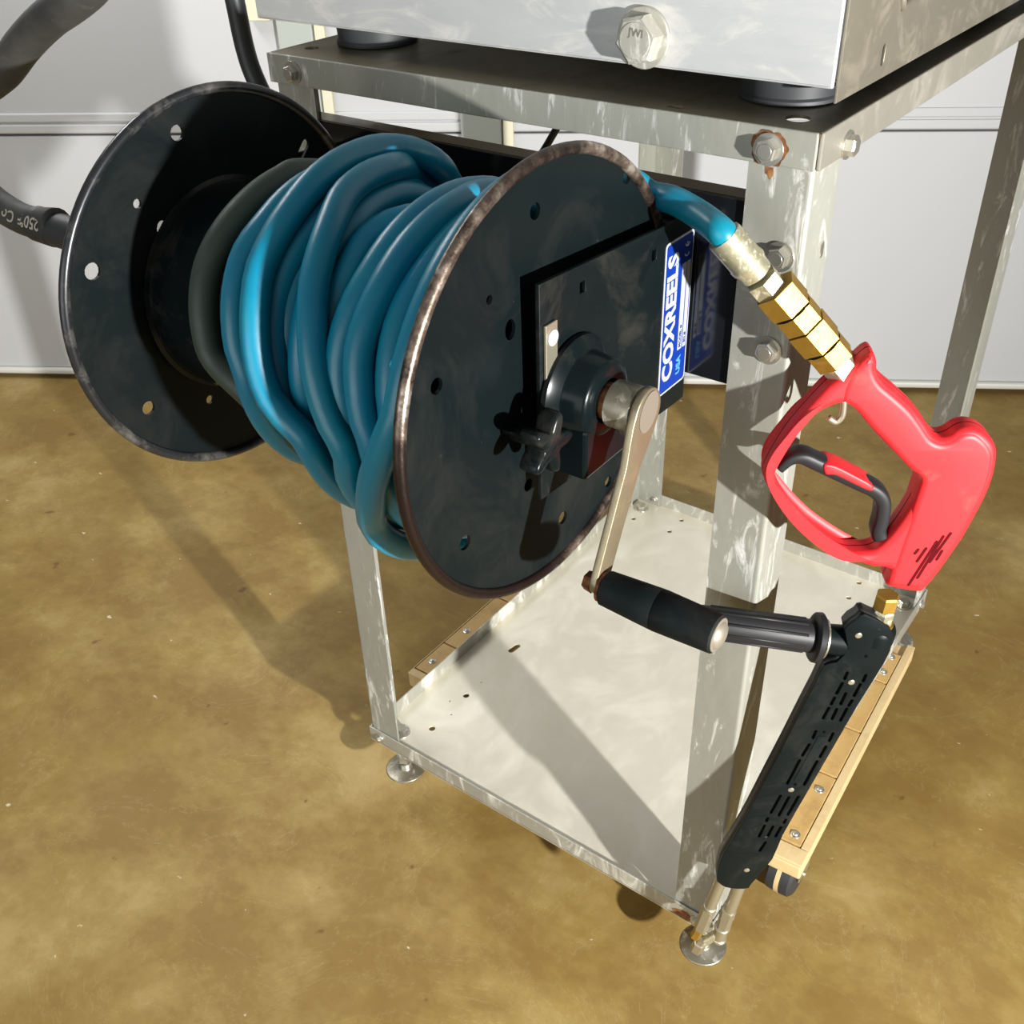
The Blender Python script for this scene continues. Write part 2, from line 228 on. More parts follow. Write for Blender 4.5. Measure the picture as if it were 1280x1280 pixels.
def hexm(p0, d, h, r, ch=.12, rot=0):
    """hexagonal head with chamfered top"""
    return join(lathe(p0, d, [(0, r), (h*(1-ch), r), (h, r*.86)], 6, rot, False))
def catmull(P, k=6, closed=False):
    P = [Vector(q) for q in P]; n = len(P); out = []
    rng = n if closed else n-1
    for i in range(rng):
        if closed: a, b, c, d = P[(i-1) % n], P[i], P[(i+1) % n], P[(i+2) % n]
        else: a, b, c, d = P[max(i-1,0)], P[i], P[i+1], P[min(i+2,n-1)]
        for j in range(k):
            s_ = j/k; out.append(.5*((2*b)+(c-a)*s_+(2*a-5*b+4*c-d)*s_*s_+(3*b-a-3*c+d)*s_**3))
    if not closed: out.append(P[-1])
    return out
def tube(P, r, n=14, closed=False, caps=True):
    P = [Vector(q) for q in P]; m_ = len(P); rs = r if isinstance(r, (list, tuple)) else [r]*m_
    T_ = []
    for i in range(m_):
        a = P[i-1] if (i or closed) else P[i]; b = P[(i+1) % m_] if (i < m_-1 or closed) else P[i]
        T_.append((b-a).normalized())
    d, a, b = axes_for(T_[0]); vs = []; fs = []
    for i in range(m_):
        a = (a-T_[i]*a.dot(T_[i])).normalized(); b = T_[i].cross(a)
        for k in range(n):
            t_ = 2*PI*k/n; vs.append(P[i]+(a*math.cos(t_)+b*math.sin(t_))*rs[i])
    for i in range(m_-1+(1 if closed else 0)):
        i2 = (i+1) % m_
        for k in range(n):
            j = (k+1) % n; fs.append((i*n+k, i*n+j, i2*n+j, i2*n+k))
    if caps and not closed: fs.append(tuple(range(n))[::-1]); fs.append(tuple((m_-1)*n+k for k in range(n)))
    return fix_normals(mesh(vs, fs, True))
def frame_mat(o, ex, ey, ez):
    m_ = Matrix.Identity(4)
    for i, v in enumerate((ex, ey, ez)):
        for j in range(3): m_[j][i] = v[j]
    for j in range(3): m_[j][3] = o[j]
    return m_
def plate(poly, holes, thick, fr, bev=0.0, res=2, grow=0):
    """outline with holes -> slab centred on the frame's plane"""
    cu = bpy.data.curves.new('c', 'CURVE'); cu.dimensions = '2D'; cu.fill_mode = 'BOTH'
    for q in [poly]+list(holes):
        sp_ = cu.splines.new('POLY'); sp_.points.add(len(q)-1)
        for i, w in enumerate(q): sp_.points[i].co = (w[0], w[1], 0, 1)
        sp_.use_cyclic_u = True
    cu.extrude = max(thick/2-bev, .00001)
    if bev: cu.bevel_depth = bev; cu.bevel_resolution = res; cu.offset = -bev
    if grow: cu.offset = grow
    ob = bpy.data.objects.new('c', cu); me = bpy.data.meshes.new_from_object(ob); bpy.data.objects.remove(ob); bpy.data.curves.remove(cu)
    me.transform(fr); me.materials.clear()
    import bmesh
    bm = bmesh.new(); bm.from_mesh(me); bmesh.ops.remove_doubles(bm, verts=bm.verts, dist=1e-6); bmesh.ops.recalc_face_normals(bm, faces=bm.faces)
    for f in bm.faces: f.smooth = bool(bev)
    for e in bm.edges:
        if len(e.link_faces) == 2 and e.calc_face_angle(0) > math.radians(40): e.smooth = False
    bm.to_mesh(me); bm.free()
    return me
def circ(cx, cy, r, n=20, ry=None, rot=0):
    ry = ry or r
    return [(cx+r*math.cos(2*PI*i/n)*math.cos(rot)-ry*math.sin(2*PI*i/n)*math.sin(rot), cy+r*math.cos(2*PI*i/n)*math.sin(rot)+ry*math.sin(2*PI*i/n)*math.cos(rot)) for i in range(n)]
def slotp(a, b, w, n=6):
    a = Vector((a[0],a[1],0)); b = Vector((b[0],b[1],0)); d = (b-a).normalized(); q = Vector((-d.y, d.x, 0)); out = []
    for i in range(n+1):
        t_ = PI/2+PI*i/n; out.append(a+d*math.cos(t_)*w+q*math.sin(t_)*w)
    for i in range(n+1):
        t_ = -PI/2+PI*i/n; out.append(b+d*math.cos(t_)*w+q*math.sin(t_)*w)
    return [(v.x, v.y) for v in out]
def rrect(x0, x1, y0, y1, r, n=4):
    out = []
    for cx, cy, a0 in ((x1-r,y1-r,0),(x0+r,y1-r,PI/2),(x0+r,y0+r,PI),(x1-r,y0+r,1.5*PI)):
        for i in range(n+1): out.append((cx+r*math.cos(a0+PI/2*i/n), cy+r*math.sin(a0+PI/2*i/n)))
    return out
def text(body, size, fr, bold=0.0, ext=.0002, align='CENTER', sx=1.0):
    cu = bpy.data.curves.new('t', 'FONT'); cu.body = body; cu.size = size; cu.extrude = ext; cu.offset = bold; cu.align_x = align; cu.align_y = 'CENTER'; cu.resolution_u = 3
    ob = bpy.data.objects.new('t', cu); me = bpy.data.meshes.new_from_object(ob); bpy.data.objects.remove(ob); bpy.data.curves.remove(cu)
    me.transform(fr @ Matrix.Diagonal((sx,1,1,1))); me.materials.clear(); return me
FX = lambda x: frame_mat((x,0,0), (0,1,0), (0,0,1), (1,0,0))      # plane across x, coords (y,z)
FY = lambda y: frame_mat((0,y,0), (1,0,0), (0,0,1), (0,-1,0))     # plane across y, coords (x,z)
FZ = lambda z: frame_mat((0,0,z), (1,0,0), (0,1,0), (0,0,1))
def copy_of(o, loc, parent=None):
    c = o.copy(); COL.objects.link(c); c.location = loc
    if parent is not None: c.parent = parent
    return c
# ------------------------------------------------------------------ setting
FLOOR = -0.15
fl = link('floor', box(-7, 6, -5, 7, FLOOR-.05, FLOOR, 0), 'floor'); tag(fl, 'brown stained concrete floor', 'floor', kind='structure')
du, dn = Vector((.854,.52,0)).normalized(), Vector((.52,-.854,0)).normalized(); d0 = Vector((-1.829,.628,0))
def wall_box(s0, s1, z0, z1, n0, n1, bev=.002):
    me = box(s0, s1, n0, n1, z0, z1, bev); me.transform(frame_mat(d0, du, dn, (0,0,1))); return fix_normals(me)
door = empty('wall_back', (d0.x, d0.y, FLOOR), 'white sectional garage door behind the stand', 'garage door'); door['kind'] = 'structure'
SL = .0
link('door_panel', wall_box(-5, 6, -.116, .545, -.06, 0, .004), 'door', door)
link('door_panel', wall_box(-5, 6, .549, 1.24, -.06, 0, .004), 'door', door)
link('door_panel', wall_box(-5, 6, 1.244, 1.94, -.06, 0, .004), 'door', door)
link('door_panel', wall_box(-5, 6, 1.944, 2.9, -.06, 0, .004), 'door', door)
for z in (.552, .579): link('joint_rib', wall_box(-5, 6, z, z+.022, -.01, .005, .003), 'door', door)
link('bottom_seal', wall_box(-5, 6, FLOOR+.016, -.116, -.055, .012, .006), 'seal', door)
for s0, s1 in ((.80, .885), (1.225, 1.325)):
    link('stile', wall_box(s0, s1, -.10, 2.6, -.01, .022, .003), 'stile', door)
    link('stile_edge', wall_box(s1+.002, s1+.028, -.10, 2.6, -.01, .016, .003), 'cream', door)
link('hinge_plate', wall_box(.735, .79, .812, .95, -.01, .03, .003), 'cream', door)

# ------------------------------------------------------------------ wheeled dolly under the stand
dl = empty('dolly', (.3, .43, FLOOR), 'wooden furniture dolly with small black casters under the steel stand', 'dolly')
def board(x0, x1, y0, y1, z0, z1, mat='wood', name='board'):
    return link(name, box(x0, x1, y0, y1, z0, z1, .003), mat, dl)
PT = -.0008
for sgn, xa, xb in ((1, .562, .660), (-1, -.052, .045)):
    bd = link('side_board', box(xa, xb, .166 if sgn > 0 else .150, .70, -.032, -.006, .003), 'wood', dl)
    ys = [.196, .345, .455, .585, .668] if sgn > 0 else [.166, .245, .40, .56, .668]
    inn = (xa+.01, xb-.014) if sgn > 0 else (xa+.003, xb-.01)
    for k in range(4):
        link('inlay_panel', box(inn[0], inn[1], ys[k]+.0015, ys[k+1]-.0015, -.0065, PT, .0012), 'ply', bd)
    link('end_strip', box(xa, xb, (.166 if sgn > 0 else .15), ys[0]-.0015, -.0065, PT, .0012), 'wood', bd)
    link('edge_strip', box(xb-.0125 if sgn > 0 else xa, xb if sgn > 0 else xa+.0015, ys[0], .70, -.0065, PT, .0004), 'wood', bd)
    for yy in (.215, .312, .612, .655):
        xx = (.632-.045*(yy-.2)) if sgn > 0 else -.035
        if sgn < 0: yy -= .02
        link('bolt', join(lathe((xx, yy, -.0012), (0,0,1), [(0,.0075),(.0012,.0072),(.0014,.004)], 20), lathe((xx, yy, 0), (0,0,1), [(0,.0045),(.0015,.0042),(.003,.002)], 14)), 'bolt', dl)
    if sgn > 0:      # the right board sits slightly askew
        rm_ = Matrix.Translation((.6,.2,0)) @ Matrix.Rotation(math.radians(2.6), 4, 'Z') @ Matrix.Translation((-.6,-.2,0))
        off = Matrix.Translation(-wloc(dl)); bd.data.transform(off.inverted()); bd.data.transform(rm_); bd.data.transform(off)
        for c_ in bd.children: c_.data.transform(off.inverted()); c_.data.transform(rm_); c_.data.transform(off)
for y0 in (.20, .40, .60): link('cross_board', box(.0455, .540, y0, y0+.09, -.032, -.006, .003), 'wood', dl)
for cx, cy in ((.622, .245), (-.015, .235), (.590, .63), (-.01, .63)):
    cs = link('caster', join(box(cx-.026, cx+.026, cy-.028, cy+.028, -.0345, -.0322, .001),
        box(cx-.0255, cx-.0225, cy-.02, cy+.018, -.115, -.034, .001), box(cx+.0225, cx+.0255, cy-.02, cy+.018, -.115, -.034, .001),
        lathe((cx-.029, cy-.005, -.107), (1,0,0), [(0,.004),(.058,.004)], 10)), 'zinc', dl)
    link('wheel', lathe((cx-.0215, cy-.005, FLOOR+.043), (1,0,0), [(0,.028),(.0005,.037),(.005,.0422),(.018,.043),(.025,.043),(.038,.0422),(.0425,.037),(.043,.028)], 40), 'rubber', cs)
    link('tread_band', lathe((cx-.004, cy-.005, FLOOR+.043), (1,0,0), [(0,.0405),(.0005,.0433),(.0075,.0433),(.008,.0405)], 40), 'wood', cs, 'tan worn band round the tread')

# ------------------------------------------------------------------ the steel stand
WX, DY, HT, LIP, TR = DATA_W
st = empty('equipment_stand', (WX/2, DY/2, 0), 'stainless steel stand with angle legs, top frame and flat bottom tray', 'stand')
th = .0025
# bottom tray: sheet with holes, four upturned lips
holes = [circ(x, y, r, 12) for x, y, r in ((.068,.161,.0055),(.069,.071,.0055),(.054,.135,.0018),(.075,.113,.0018),(.035,.758,.005),(.119,.808,.005),(.118,.760,.005),(.492,.815,.005),(.493,.762,.005),(.07,.2,.0012))]
holes.append(slotp((.0645,.293),(.0665,.309),.0055))
link('tray_sheet', plate([(0,0),(WX,0),(WX,DY),(0,DY)], holes, th, FZ(th/2)), 'tray_steel', st)
for nm, b_ in (('tray_lip', (0, WX, 0, th)), ('tray_lip', (0, WX, DY-th, DY)), ('tray_lip', (0, th, th, DY-th)), ('tray_lip', (WX-th, WX, th, DY-th))):
    link(nm, box(*b_, 0.0005, TR, .0008), 'steel', st)
# top frame
tp = [(.0,.0),(WX,.0),(WX,DY),(0,DY)]
hl = [circ(.025,.040,.008,14), circ(.576,.034,.0105,20), slotp((.472,.017),(.480,.017),.004), circ(WX-.03, DY-.03, .008, 14)]
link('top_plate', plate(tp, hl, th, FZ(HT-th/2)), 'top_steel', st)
g_ = .0022
link('top_rail', box(-.001, WX-g_, -.001, th, HT-LIP, HT+.0006, .0012), 'leg_steel', st)
link('top_rail', box(WX-th, WX+.001, g_, DY+.001, HT-LIP, HT+.0006, .0012), 'rail_steel', st)
link('top_rail', box(0, WX-.003, DY-th, DY+.001, HT-LIP, HT+.0004, .0012), 'steel', st)
link('top_rail', box(-.001, th, .003, DY-.003, HT-LIP, HT+.0004, .0012), 'steel', st)
# angle legs: L section with a rounded outside corner, swept up
def angle_leg(cx, cy, sx, sy, z0, z1, w=.0555, w2=.056, t_=.003, hs=()):
    R_ = .004; prof = [(w,0),(R_,0)]+[(R_-R_*math.sin(a), R_-R_*math.cos(a)) for a in (PI/8,PI/4,3*PI/8)]+[(0,R_),(0,w2),(t_,w2),(t_,t_),(w,t_)]
    vs = []; n = len(prof)
    for z in (z0, z1):
        for a, b in prof: vs.append((cx+sx*a, cy+sy*b, z))
    fs = [(i, (i+1) % n, n+(i+1) % n, n+i) for i in range(n)]+[tuple(range(n)), tuple(range(n, 2*n))]
    me = fix_normals(mesh(vs, fs))
    for f in me.polygons: f.use_smooth = False
    return me
e_ = th+.0008
LEGS = [(e_, e_, 1, 1), (WX-e_, e_, -1, 1), (e_, DY-e_, 1, -1), (WX-e_, DY-e_, -1, -1)]
for cx, cy, sx, sy in LEGS:
    link('leg', angle_leg(cx, cy, sx, sy, th+.0005, HT-th-.0005), 'leg_steel', st)
def hexbolt(p0, d, r=.0105, h=.0075, wr=None, rot=.3):
    d_, a, b = axes_for(d); p0 = Vector(p0); wr = wr or r*1.35
    return join(lathe(p0, d, [(0, wr), (.0016, wr)], 26), hexm(p0+d_*.0016, d, h, r, .15, rot), lathe(p0+d_*(.0016+h), d, [(0, r*.66), (.0004, r*.6)], 20))
for q, d, r in (((.569,-.001,1.0135),(0,-1,0),.0095), ((.037,-.001,1.0145),(0,-1,0),.0085), ((WX+.001,.055,1.0095),(1,0,0),.0085), ((WX+.001,DY-.04,1.012),(1,0,0),.0085),
                ((.587,e_,.928),(0,-1,0),.0095), ((.587,e_,.843),(0,-1,0),.0095),
                ((.022,-.0,.0135),(0,-1,0),.006), ((WX,.03,.0135),(1,0,0),.006), ((WX,DY-.03,.0135),(1,0,0),.007), ((th,DY-.045,.016),(1,0,0),.005), ((.045,DY-th-.003,.016),(0,-1,0),.005), ((.585,0,.0135),(0,-1,0),.006)):
    link('bolt', hexbolt(q, d, r, .007 if r > .008 else .005), 'bolt', st)
# rust bloom round the right top bolt (a stain with its own ragged outline)
rp = []
for i in range(72):
    a = 2*PI*i/72; q = .0152*(1+.06*math.sin(3*a+.5)+.04*math.sin(7*a+1)+.03*math.sin(13*a)); dn_ = .006*max(0, -math.sin(a))**14
    rp.append((.569+q*math.cos(a), 1.0135+(q+dn_)*math.sin(a) if 1.0135+(q+dn_)*math.sin(a) > 1.0013 else 1.0013))
link('rust_stain', plate(rp, [circ(.569,1.0135,.0118,24)], .0003, FY(-.00125)), 'rust', st, 'orange rust ring round a bolt')
link('rust_stain', plate([(.566,.999),(.573,.9985),(.5735,.993),(.571,.9885),(.569,.992),(.5665,.9935)], [], .0003, FY(e_-.0002)), 'rust', st, 'rust run below a bolt')
link('rust_stain', plate([(.552,.004),(.575,.003),(.58,.012),(.572,.02),(.560,.017),(.549,.011)], [], .0003, FY(-.0003)), 'rust', st)
link('leg_slot', plate(slotp((.044,.921),(.044,.929),.0035), [], .0004, FX(WX-e_+.0001)), 'foot_metal', st)
# levelling feet
for fx, fy in ((.034,.036), (.586,.032), (.03,DY-.035), (.582,DY-.035)):
    ft = link('levelling_foot', join(lathe((fx,fy,-.082), (0,0,1), [(0,.031),(.0005,.0325),(.0022,.0325),(.0030,.031),(.0045,.012),(.0065,.0105),(.016,.009)], 40)), 'foot_metal', st)
    link('stud', lathe((fx,fy,-.066), (0,0,1), [(0,.0055),(.066,.0055),(.078,.0055)], 16), 'zinc', ft)
    link('nut', hexm((fx,fy,-.060), (0,0,1), .010, .0125), 'bolt', ft)
    link('nut', join(lathe((fx,fy,th), (0,0,1), [(0,.0145),(.0022,.0145)], 24), hexm((fx,fy,th+.0024), (0,0,1), .009, .0105)), 'bolt', ft)

# black cross channel between the front legs
ch = empty('mounting_channel', (.3,.02,.80), 'gloss black steel channel bolted between the front legs, carrying the reel', 'channel')
y0c = e_+.0035
link('web', box(.008, .602, y0c, y0c+.003, .797, .9675, .001), 'black_gloss', ch)
link('flange', box(.008, .602, y0c+.0035, y0c+.028, .9645, .9675, .001), 'black_gloss', ch)
link('flange', box(.008, .602, y0c+.0035, y0c+.028, .797, .800, .001), 'black_gloss', ch)

# ------------------------------------------------------------------ machine cabinet on rubber feet
mc = empty('machine_cabinet', (.28, .4, HT), 'brushed steel machine cabinet standing on black rubber feet on the stand', 'machine')
ZB = 1.0555
link('front_panel', join(box(-.042, .602, .030, .034, ZB, 1.45, .0016), box(-.040,.600,.030,.048,ZB,ZB+.003,.0012)), 'box_steel', mc)
sd = [(.0345, ZB-.011), (.80, ZB-.011), (.80, 1.45), (.0345, 1.45)]
link('side_panel', plate(sd, [slotp((.1265,1.0585),(.1265,1.0685),.0036)], .0025, FX(.6035), .0006), 'side_steel', mc)
link('side_panel', box(-.042, -.039, .0345, .80, ZB, 1.45, .001), 'side_steel', mc)
link('bottom_panel', box(-.038, .601, .049, .80, ZB, ZB+.003, .001), 'box_steel', mc)
link('pressing', tube([(.605,.150,1.135),(.605,.150,1.102),(.605,.153,1.0955),(.605,.165,1.0965),(.605,.20,1.104)], .0035, 10), 'side_steel', mc)
bb = link('cabinet_bolt', join(lathe((.435,.030,1.078), (0,-1,0), [(0,.0245),(.0025,.0245),(.003,.0235)], 36), hexm((.435,.027,1.078), (0,-1,0), .0125, .0205, .18, .2), lathe((.435,.0145,1.078), (0,-1,0), [(0,.0145),(.0008,.014)], 28)), 'steel', mc)
link('bolt_marking', text('JWI', .009, frame_mat((.4365,.0135,1.084), (1,0,-.1), (0.1,0,1), (0,-1,0))), 'foot_metal', bb)
for k, (fx, fy) in enumerate(((.0665,.098), (.540,.098), (.0665,.72), (.540,.72))):
    link('rubber_foot', lathe((fx,fy,HT+.0004), (0,0,1), [(0,.041),(.001,.0435),(.004,.0435),(.006,.0415),(ZB-HT-.0006,.043)], 40), 'rubber', mc)

# ------------------------------------------------------------------ hose reel
YC, ZC, XR, XL, RD = -.186, .866, .487, .112, .1800
rl = empty('hose_reel', (.3, YC, ZC-RD), 'black steel hand-crank hose reel with two round discs hung on the stand', 'hose reel')
DRUM = .098
link('drum', lathe((XL,YC,ZC), (1,0,0), [(.004,DRUM+.004),(.0045,DRUM+.004),(.006,DRUM),(XR-XL-.006,DRUM),(XR-XL-.0075,DRUM+.004),(XR-XL-.0045,DRUM+.004)], 56, close=False), 'black_cast', rl)
def disc(name, x, hs, rimmat, side, ty, tz):
    pts = circ(YC, ZC, RD-.002, 96)
    me = plate(pts, hs, .003, FX(x))
    rim = []
    n = 96
    for i in range(n):
        a = 2*PI*i/n; rim.append((x+side*.0015, YC+(RD-.0028)*math.cos(a), ZC+(RD-.0028)*math.sin(a)))
    rm = tube(rim, .0048, 12, True)
    # slight run-out of the disc, as on the real reel
    for q in (me, rm):
        for v in q.vertices: v.co.x += ty*(v.co.y-YC)+tz*(v.co.z-ZC)
    d = link(name, me, 'black_disc', rl); link('rolled_rim', rm, rimmat, d, 'rolled rim worn to bare metal' if rimmat == 'worn_rim' else None)
    return d
rh = [circ(-.202,1.008,.0062,14), circ(-.258,.962,.0036,12), circ(-.236,.931,.0062,14,.0082), circ(-.319,.922,.0058,14), circ(-.303,.781,.0065,14), circ(-.173,.729,.0062,14), circ(-.100,.727,.0055,12), circ(-.221,.789,.0055,12), circ(-.08,1.0,.006,14), circ(-.14,.756,.0022,10)]
rh[3] = circ(-.3195,.922,.0062,14); 
lh = [circ(-.215,1.014,.0068,14), circ(-.269,.967,.0042,12), circ(-.2495,.938,.0062,14,.0085), circ(-.326,.925,.0076,14), circ(-.306,.783,.0068,14), circ(-.238,.761,.0045,12), slotp((-.081,.958),(-.070,.970),.0045)]
inside = lambda h: math.hypot(h[0][0]-YC-.006, h[0][1]-ZC) > DRUM+.008
disc('disc', XR, rh, 'worn_rim', 1, .010, -.012)
disc('disc', XL, lh, 'black_rim', 1, .012, .012)
# side brackets
def bracket(x, bare=False):
    pl_ = [(-.227,.9665),(.0055,.951),(.0055,.772),(-.012,.772),(-.228,.785)]
    hs = [] if bare else [rrect(-.1745,-.1675,.9405,.9495,.0006), rrect(-.0675,-.0605,.9305,.9395,.0006)]
    return link('bracket', plate(pl_, hs, .004, FX(x), .0006), 'black_plate', rl)
br = bracket(.505)
link('bracket_tab', box(.460, .4985, -.0025, .0055, .80, .94, .001), 'black_gloss', rl)
bl = bracket(.090, True)
# name plate sticker
xs = .5074
sk = link('sticker', plate(rrect(-.0455,.0035,.7935,.9375,.004), [], .0005, FX(xs)), 'white', rl, 'blue and white printed name sticker')
sk.data.transform(Matrix.Shear('XY', 4, (0,0)))
link('sticker_field', plate(rrect(-.0435,.0015,.7955,.9355,.003), [], .0005, FX(xs+.0003)), 'blue', sk)
def st_fr(y, z): return frame_mat((xs+.0008, y, z), (0,0,1), (0,-1,0), (1,0,0))
link('lettering', text('COXREELS', .0240, st_fr(-.0312,.8655), .0010, .0001, 'CENTER', 1.045), 'white', sk)
link('data_box', plate(rrect(-.0150,-.0080,.829,.911,.0004), [], .0004, FX(xs+.0007)), 'white', sk)
link('data_box', plate(rrect(-.0060,-.0005,.829,.911,.0004), [], .0004, FX(xs+.0007)), 'white', sk)
link('small_print', text('MODEL #', .0052, frame_mat((xs+.0010,-.0115,.842),(0,0,1),(0,-1,0),(1,0,0)), .0001), 'blue', sk)
link('small_print', text('SN #', .0048, frame_mat((xs+.0010,-.0035,.838),(0,0,1),(0,-1,0),(1,0,0)), .0001), 'blue', sk)
link('country_mark', text('USA', .0098, frame_mat((xs+.0008,-.0115,.8135),(0,0,1),(0,-1,0),(1,0,0)), .0004), 'paleblue', sk)
def arc(cy, cz, r, w, a0, a1, n=12):
    o = [(cy+(r+w)*math.cos(a0+(a1-a0)*i/n), cz+(r+w)*math.sin(a0+(a1-a0)*i/n)) for i in range(n+1)]
    return o+[(cy+(r-w)*math.cos(a1-(a1-a0)*i/n), cz+(r-w)*math.sin(a1-(a1-a0)*i/n)) for i in range(n+1)]
ce = join(plate(arc(-.0085,.9205,.0038,.0006,PI+.35,2*PI-.35),[],.0003,FX(xs+.0008)), plate(arc(-.0085,.9295,.0038,.0006,PI+.35,2*PI-.35),[],.0003,FX(xs+.0008)), plate(rrect(-.0090,-.0080,.9262,.9295,.0003),[],.0003,FX(xs+.0008)))
link('conformity_mark', ce, 'white', sk)
# bearing block, latch strip, shaft, knob
BY, BZ = YC-.004, ZC+.004
link('latch_strip', box(.5075, .510, -.2235, -.2085, .852, .934, .0006), 'zinc', rl, 'narrow bare zinc strip beside the bearing')
link('washer', join(lathe((.510,-.2155,.9225), (1,0,0), [(0,.0062),(.0012,.0062)], 20), lathe((.5112,-.2155,.9225), (1,0,0), [(0,.0022),(.0005,.002)], 10)), 'white', rl)
bf = link('bearing_housing', lathe((.5072,YC,ZC), (1,0,0), [(0,.044),(.002,.0455),(.006,.0455),(.008,.043),(.012,.035),(.014,.034),(.030,.0325),(.032,.031),(.034,.026),(.034,.018),(.028,.0175)], 48, close=False), 'black_cast', rl)
link('housing_foot', box(.512, .5405, YC-.030, YC+.030, ZC-.058, ZC-.014, .003), 'black_cast', rl)
link('shaft', lathe((.5076,YC,ZC), (1,0,0), [(0,.0145),(.058,.0145)], 28), 'rust', rl, 'rusty brown shaft end')
link('shaft_collar', lathe((.546,YC,ZC), (1,0,0), [(0,.017),(.001,.0185),(.0225,.0185),(.0235,.017)], 36), 'foot_metal', rl)
KY, KZ = -.2485, .8545
kn = []
for i in range(60):
    a = 2*PI*i/60; r_ = .0190+.0070*math.cos(5*a+.4); kn.append((KY+r_*math.cos(a), KZ+r_*math.sin(a)))
kp = link('star_knob', plate(kn, [], .018, FX(.5255), .0035, 3), 'black_cast', rl, 'five-lobed black plastic knob')
kp2 = link('knob_stem', join(lathe((.4905,KY,KZ), (1,0,0), [(0,.006),(.030,.006)], 16)), 'black_cast', rl)
# crank
def arm_pts():
    h = Vector((YC-.001, ZC-.0)); e = Vector((-.2455,.744)); d = (e-h).normalized(); q = Vector((-d.y, d.x)); out = []
    for i in range(13):
        a = PI/2+PI*i/12; out.append(h+d*math.cos(a)*.0205*1.0+q*math.sin(a)*.0185)
    out += [h+d*.012-q*.0182, h+d*.027-q*.0155, h+d*.042-q*.0118]
    for i in range(11):
        a = -PI/2+PI*i/10; out.append(e+d*math.cos(a)*.0105+q*math.sin(a)*.0105)
    out += [h+d*.042+q*.0118, h+d*.027+q*.0155, h+d*.012+q*.0182]
    return [(v.x, v.y) for v in out]
cr = link('crank_arm', plate(arm_pts(), [], .0065, FX(.5735), .0012, 2), 'rusty_zinc', rl, 'flat zinc crank arm')
link('weld_pad', plate(circ(YC-.001, ZC+.002, .0128, 24, .0165, -.45), [], .0008, FX(.5772)), 'white_metal', cr)
GY, GZ = -.2465, .741
link('crank_bolt', join(lathe((.5695,GY,GZ), (-1,0,0), [(0,.009),(.002,.0085),(.007,.0078),(.0075,.006)], 6, 0, False)), 'rust', cr)
link('crank_bushing', lathe((.577,GY,GZ), (1,0,0), [(0,.0125),(.0025,.0125),(.0028,.011)], 28), 'rust', cr)
link('crank_grip', lathe((.580,GY,GZ), (1,0,0), [(0,.0130),(.001,.0142),(.030,.0158),(.0465,.0166),(.047,.0163),(.048,.0167),(.065,.0162),(.0955,.0152),(.0970,.0140)], 36), 'grip', cr, 'tapered black rubber grip')
link('end_cap', lathe((.6769,GY,GZ), (1,0,0), [(0,.0135),(.0006,.0135),(.001,.011),(.0035,.009),(.005,.004)], 28), 'white_metal', cr, 'domed bare rivet head')
# left swivel inlet
link('swivel_inlet', join(lathe((XL-.024,YC,ZC), (-1,0,0), [(0,.02),(.06,.02),(.061,.0145),(.23,.0145)], 28), hexm((-.02,YC,ZC), (-1,0,0), .03, .022)), 'zinc_dirty', rl)

# ------------------------------------------------------------------ hose wound on the reel
HR = .0116
Lp = DATA['loops']
def lerp_loop(pts, th):
    if th <= pts[0][0]: return pts[0][1:]
    if th >= pts[-1][0]: return pts[-1][1:]
    for a, b in zip(pts, pts[1:]):
        if a[0] <= th <= b[0]:
            s_ = (th-a[0])/max(b[0]-a[0], .01); return [a[1]+(b[1]-a[1])*s_, a[2]+(b[2]-a[2])*s_]
def P3(th, x, r):
    a = math.radians(th); return Vector((x, YC-r*math.cos(a), ZC+r*math.sin(a)))
def merged(*ks):
    o = sorted(sum((Lp[k] for k in ks), [])); return o
seq = [merged('L2'), merged('L4'), merged('L5'), merged('L7'), merged('L7b'), merged('L7c'), merged('L8'), merged('L9'), merged('L3'), merged('L6')]
def fill(pts, bot, top):
    """hold the end values a little way past the traced part, then drift towards the base layer"""
    pts = [list(q) for q in pts]; a, b = pts[0], pts[-1]
    if a[0] > bot+12: pts.insert(0, [bot, a[1]+(a[1]-pts[1][1])*.3, max(a[2]-.0, .118)])
    if b[0] < top-12 and b[0] > 58: pts.append([top, b[1], b[2]])
    return pts
ctrl = []; base = 0
for k, q in enumerate(seq):
    q = fill(q, -55, 115)
    for th, x, r in q: ctrl.append((th+360*k, min(max(x, XL+.02), XR-.016), r))
# last loop: low slack strand, then up behind the right disc and out
k = len(seq); q = Lp['L10']
low = [(-95, .418, .166), (-66, .405, .168)]
for th, x, r in low: ctrl.append((th+360*k, x, r))
for th, x, r in q: ctrl.append((th+360*k, x, r))
for th, x, r in [(40,.4705,.158),(70,.4690,.156),(100,.4640,.155)]: ctrl.append((th+360*k, x, r))
cl = []
# 1-D smooth interpolation in angle
th = ctrl[0][0]; i = 0
def hermite(t_, i):
    a, b = ctrl[i], ctrl[i+1]; p_ = ctrl[max(i-1,0)]; n_ = ctrl[min(i+2, len(ctrl)-1)]
    h = b[0]-a[0]; s_ = (t_-a[0])/h; o = []
    for j in (1, 2):
        ma = (b[j]-p_[j])/max(b[0]-p_[0], 1e-3)*h; mb = (n_[j]-a[j])/max(n_[0]-a[0], 1e-3)*h
        lim = abs(b[j]-a[j])*3+.002; ma = max(-lim, min(lim, ma)); mb = max(-lim, min(lim, mb))
        o.append((2*s_**3-3*s_**2+1)*a[j]+(s_**3-2*s_**2+s_)*ma+(-2*s_**3+3*s_**2)*b[j]+(s_**3-s_**2)*mb)
    return o
while th < ctrl[-1][0]:
    while i < len(ctrl)-2 and th > ctrl[i+1][0]: i += 1
    x, r = hermite(th, i); cl.append(P3(th, x, r)); th += 5
ex = [Vector(v) for v in DATA['exit']]
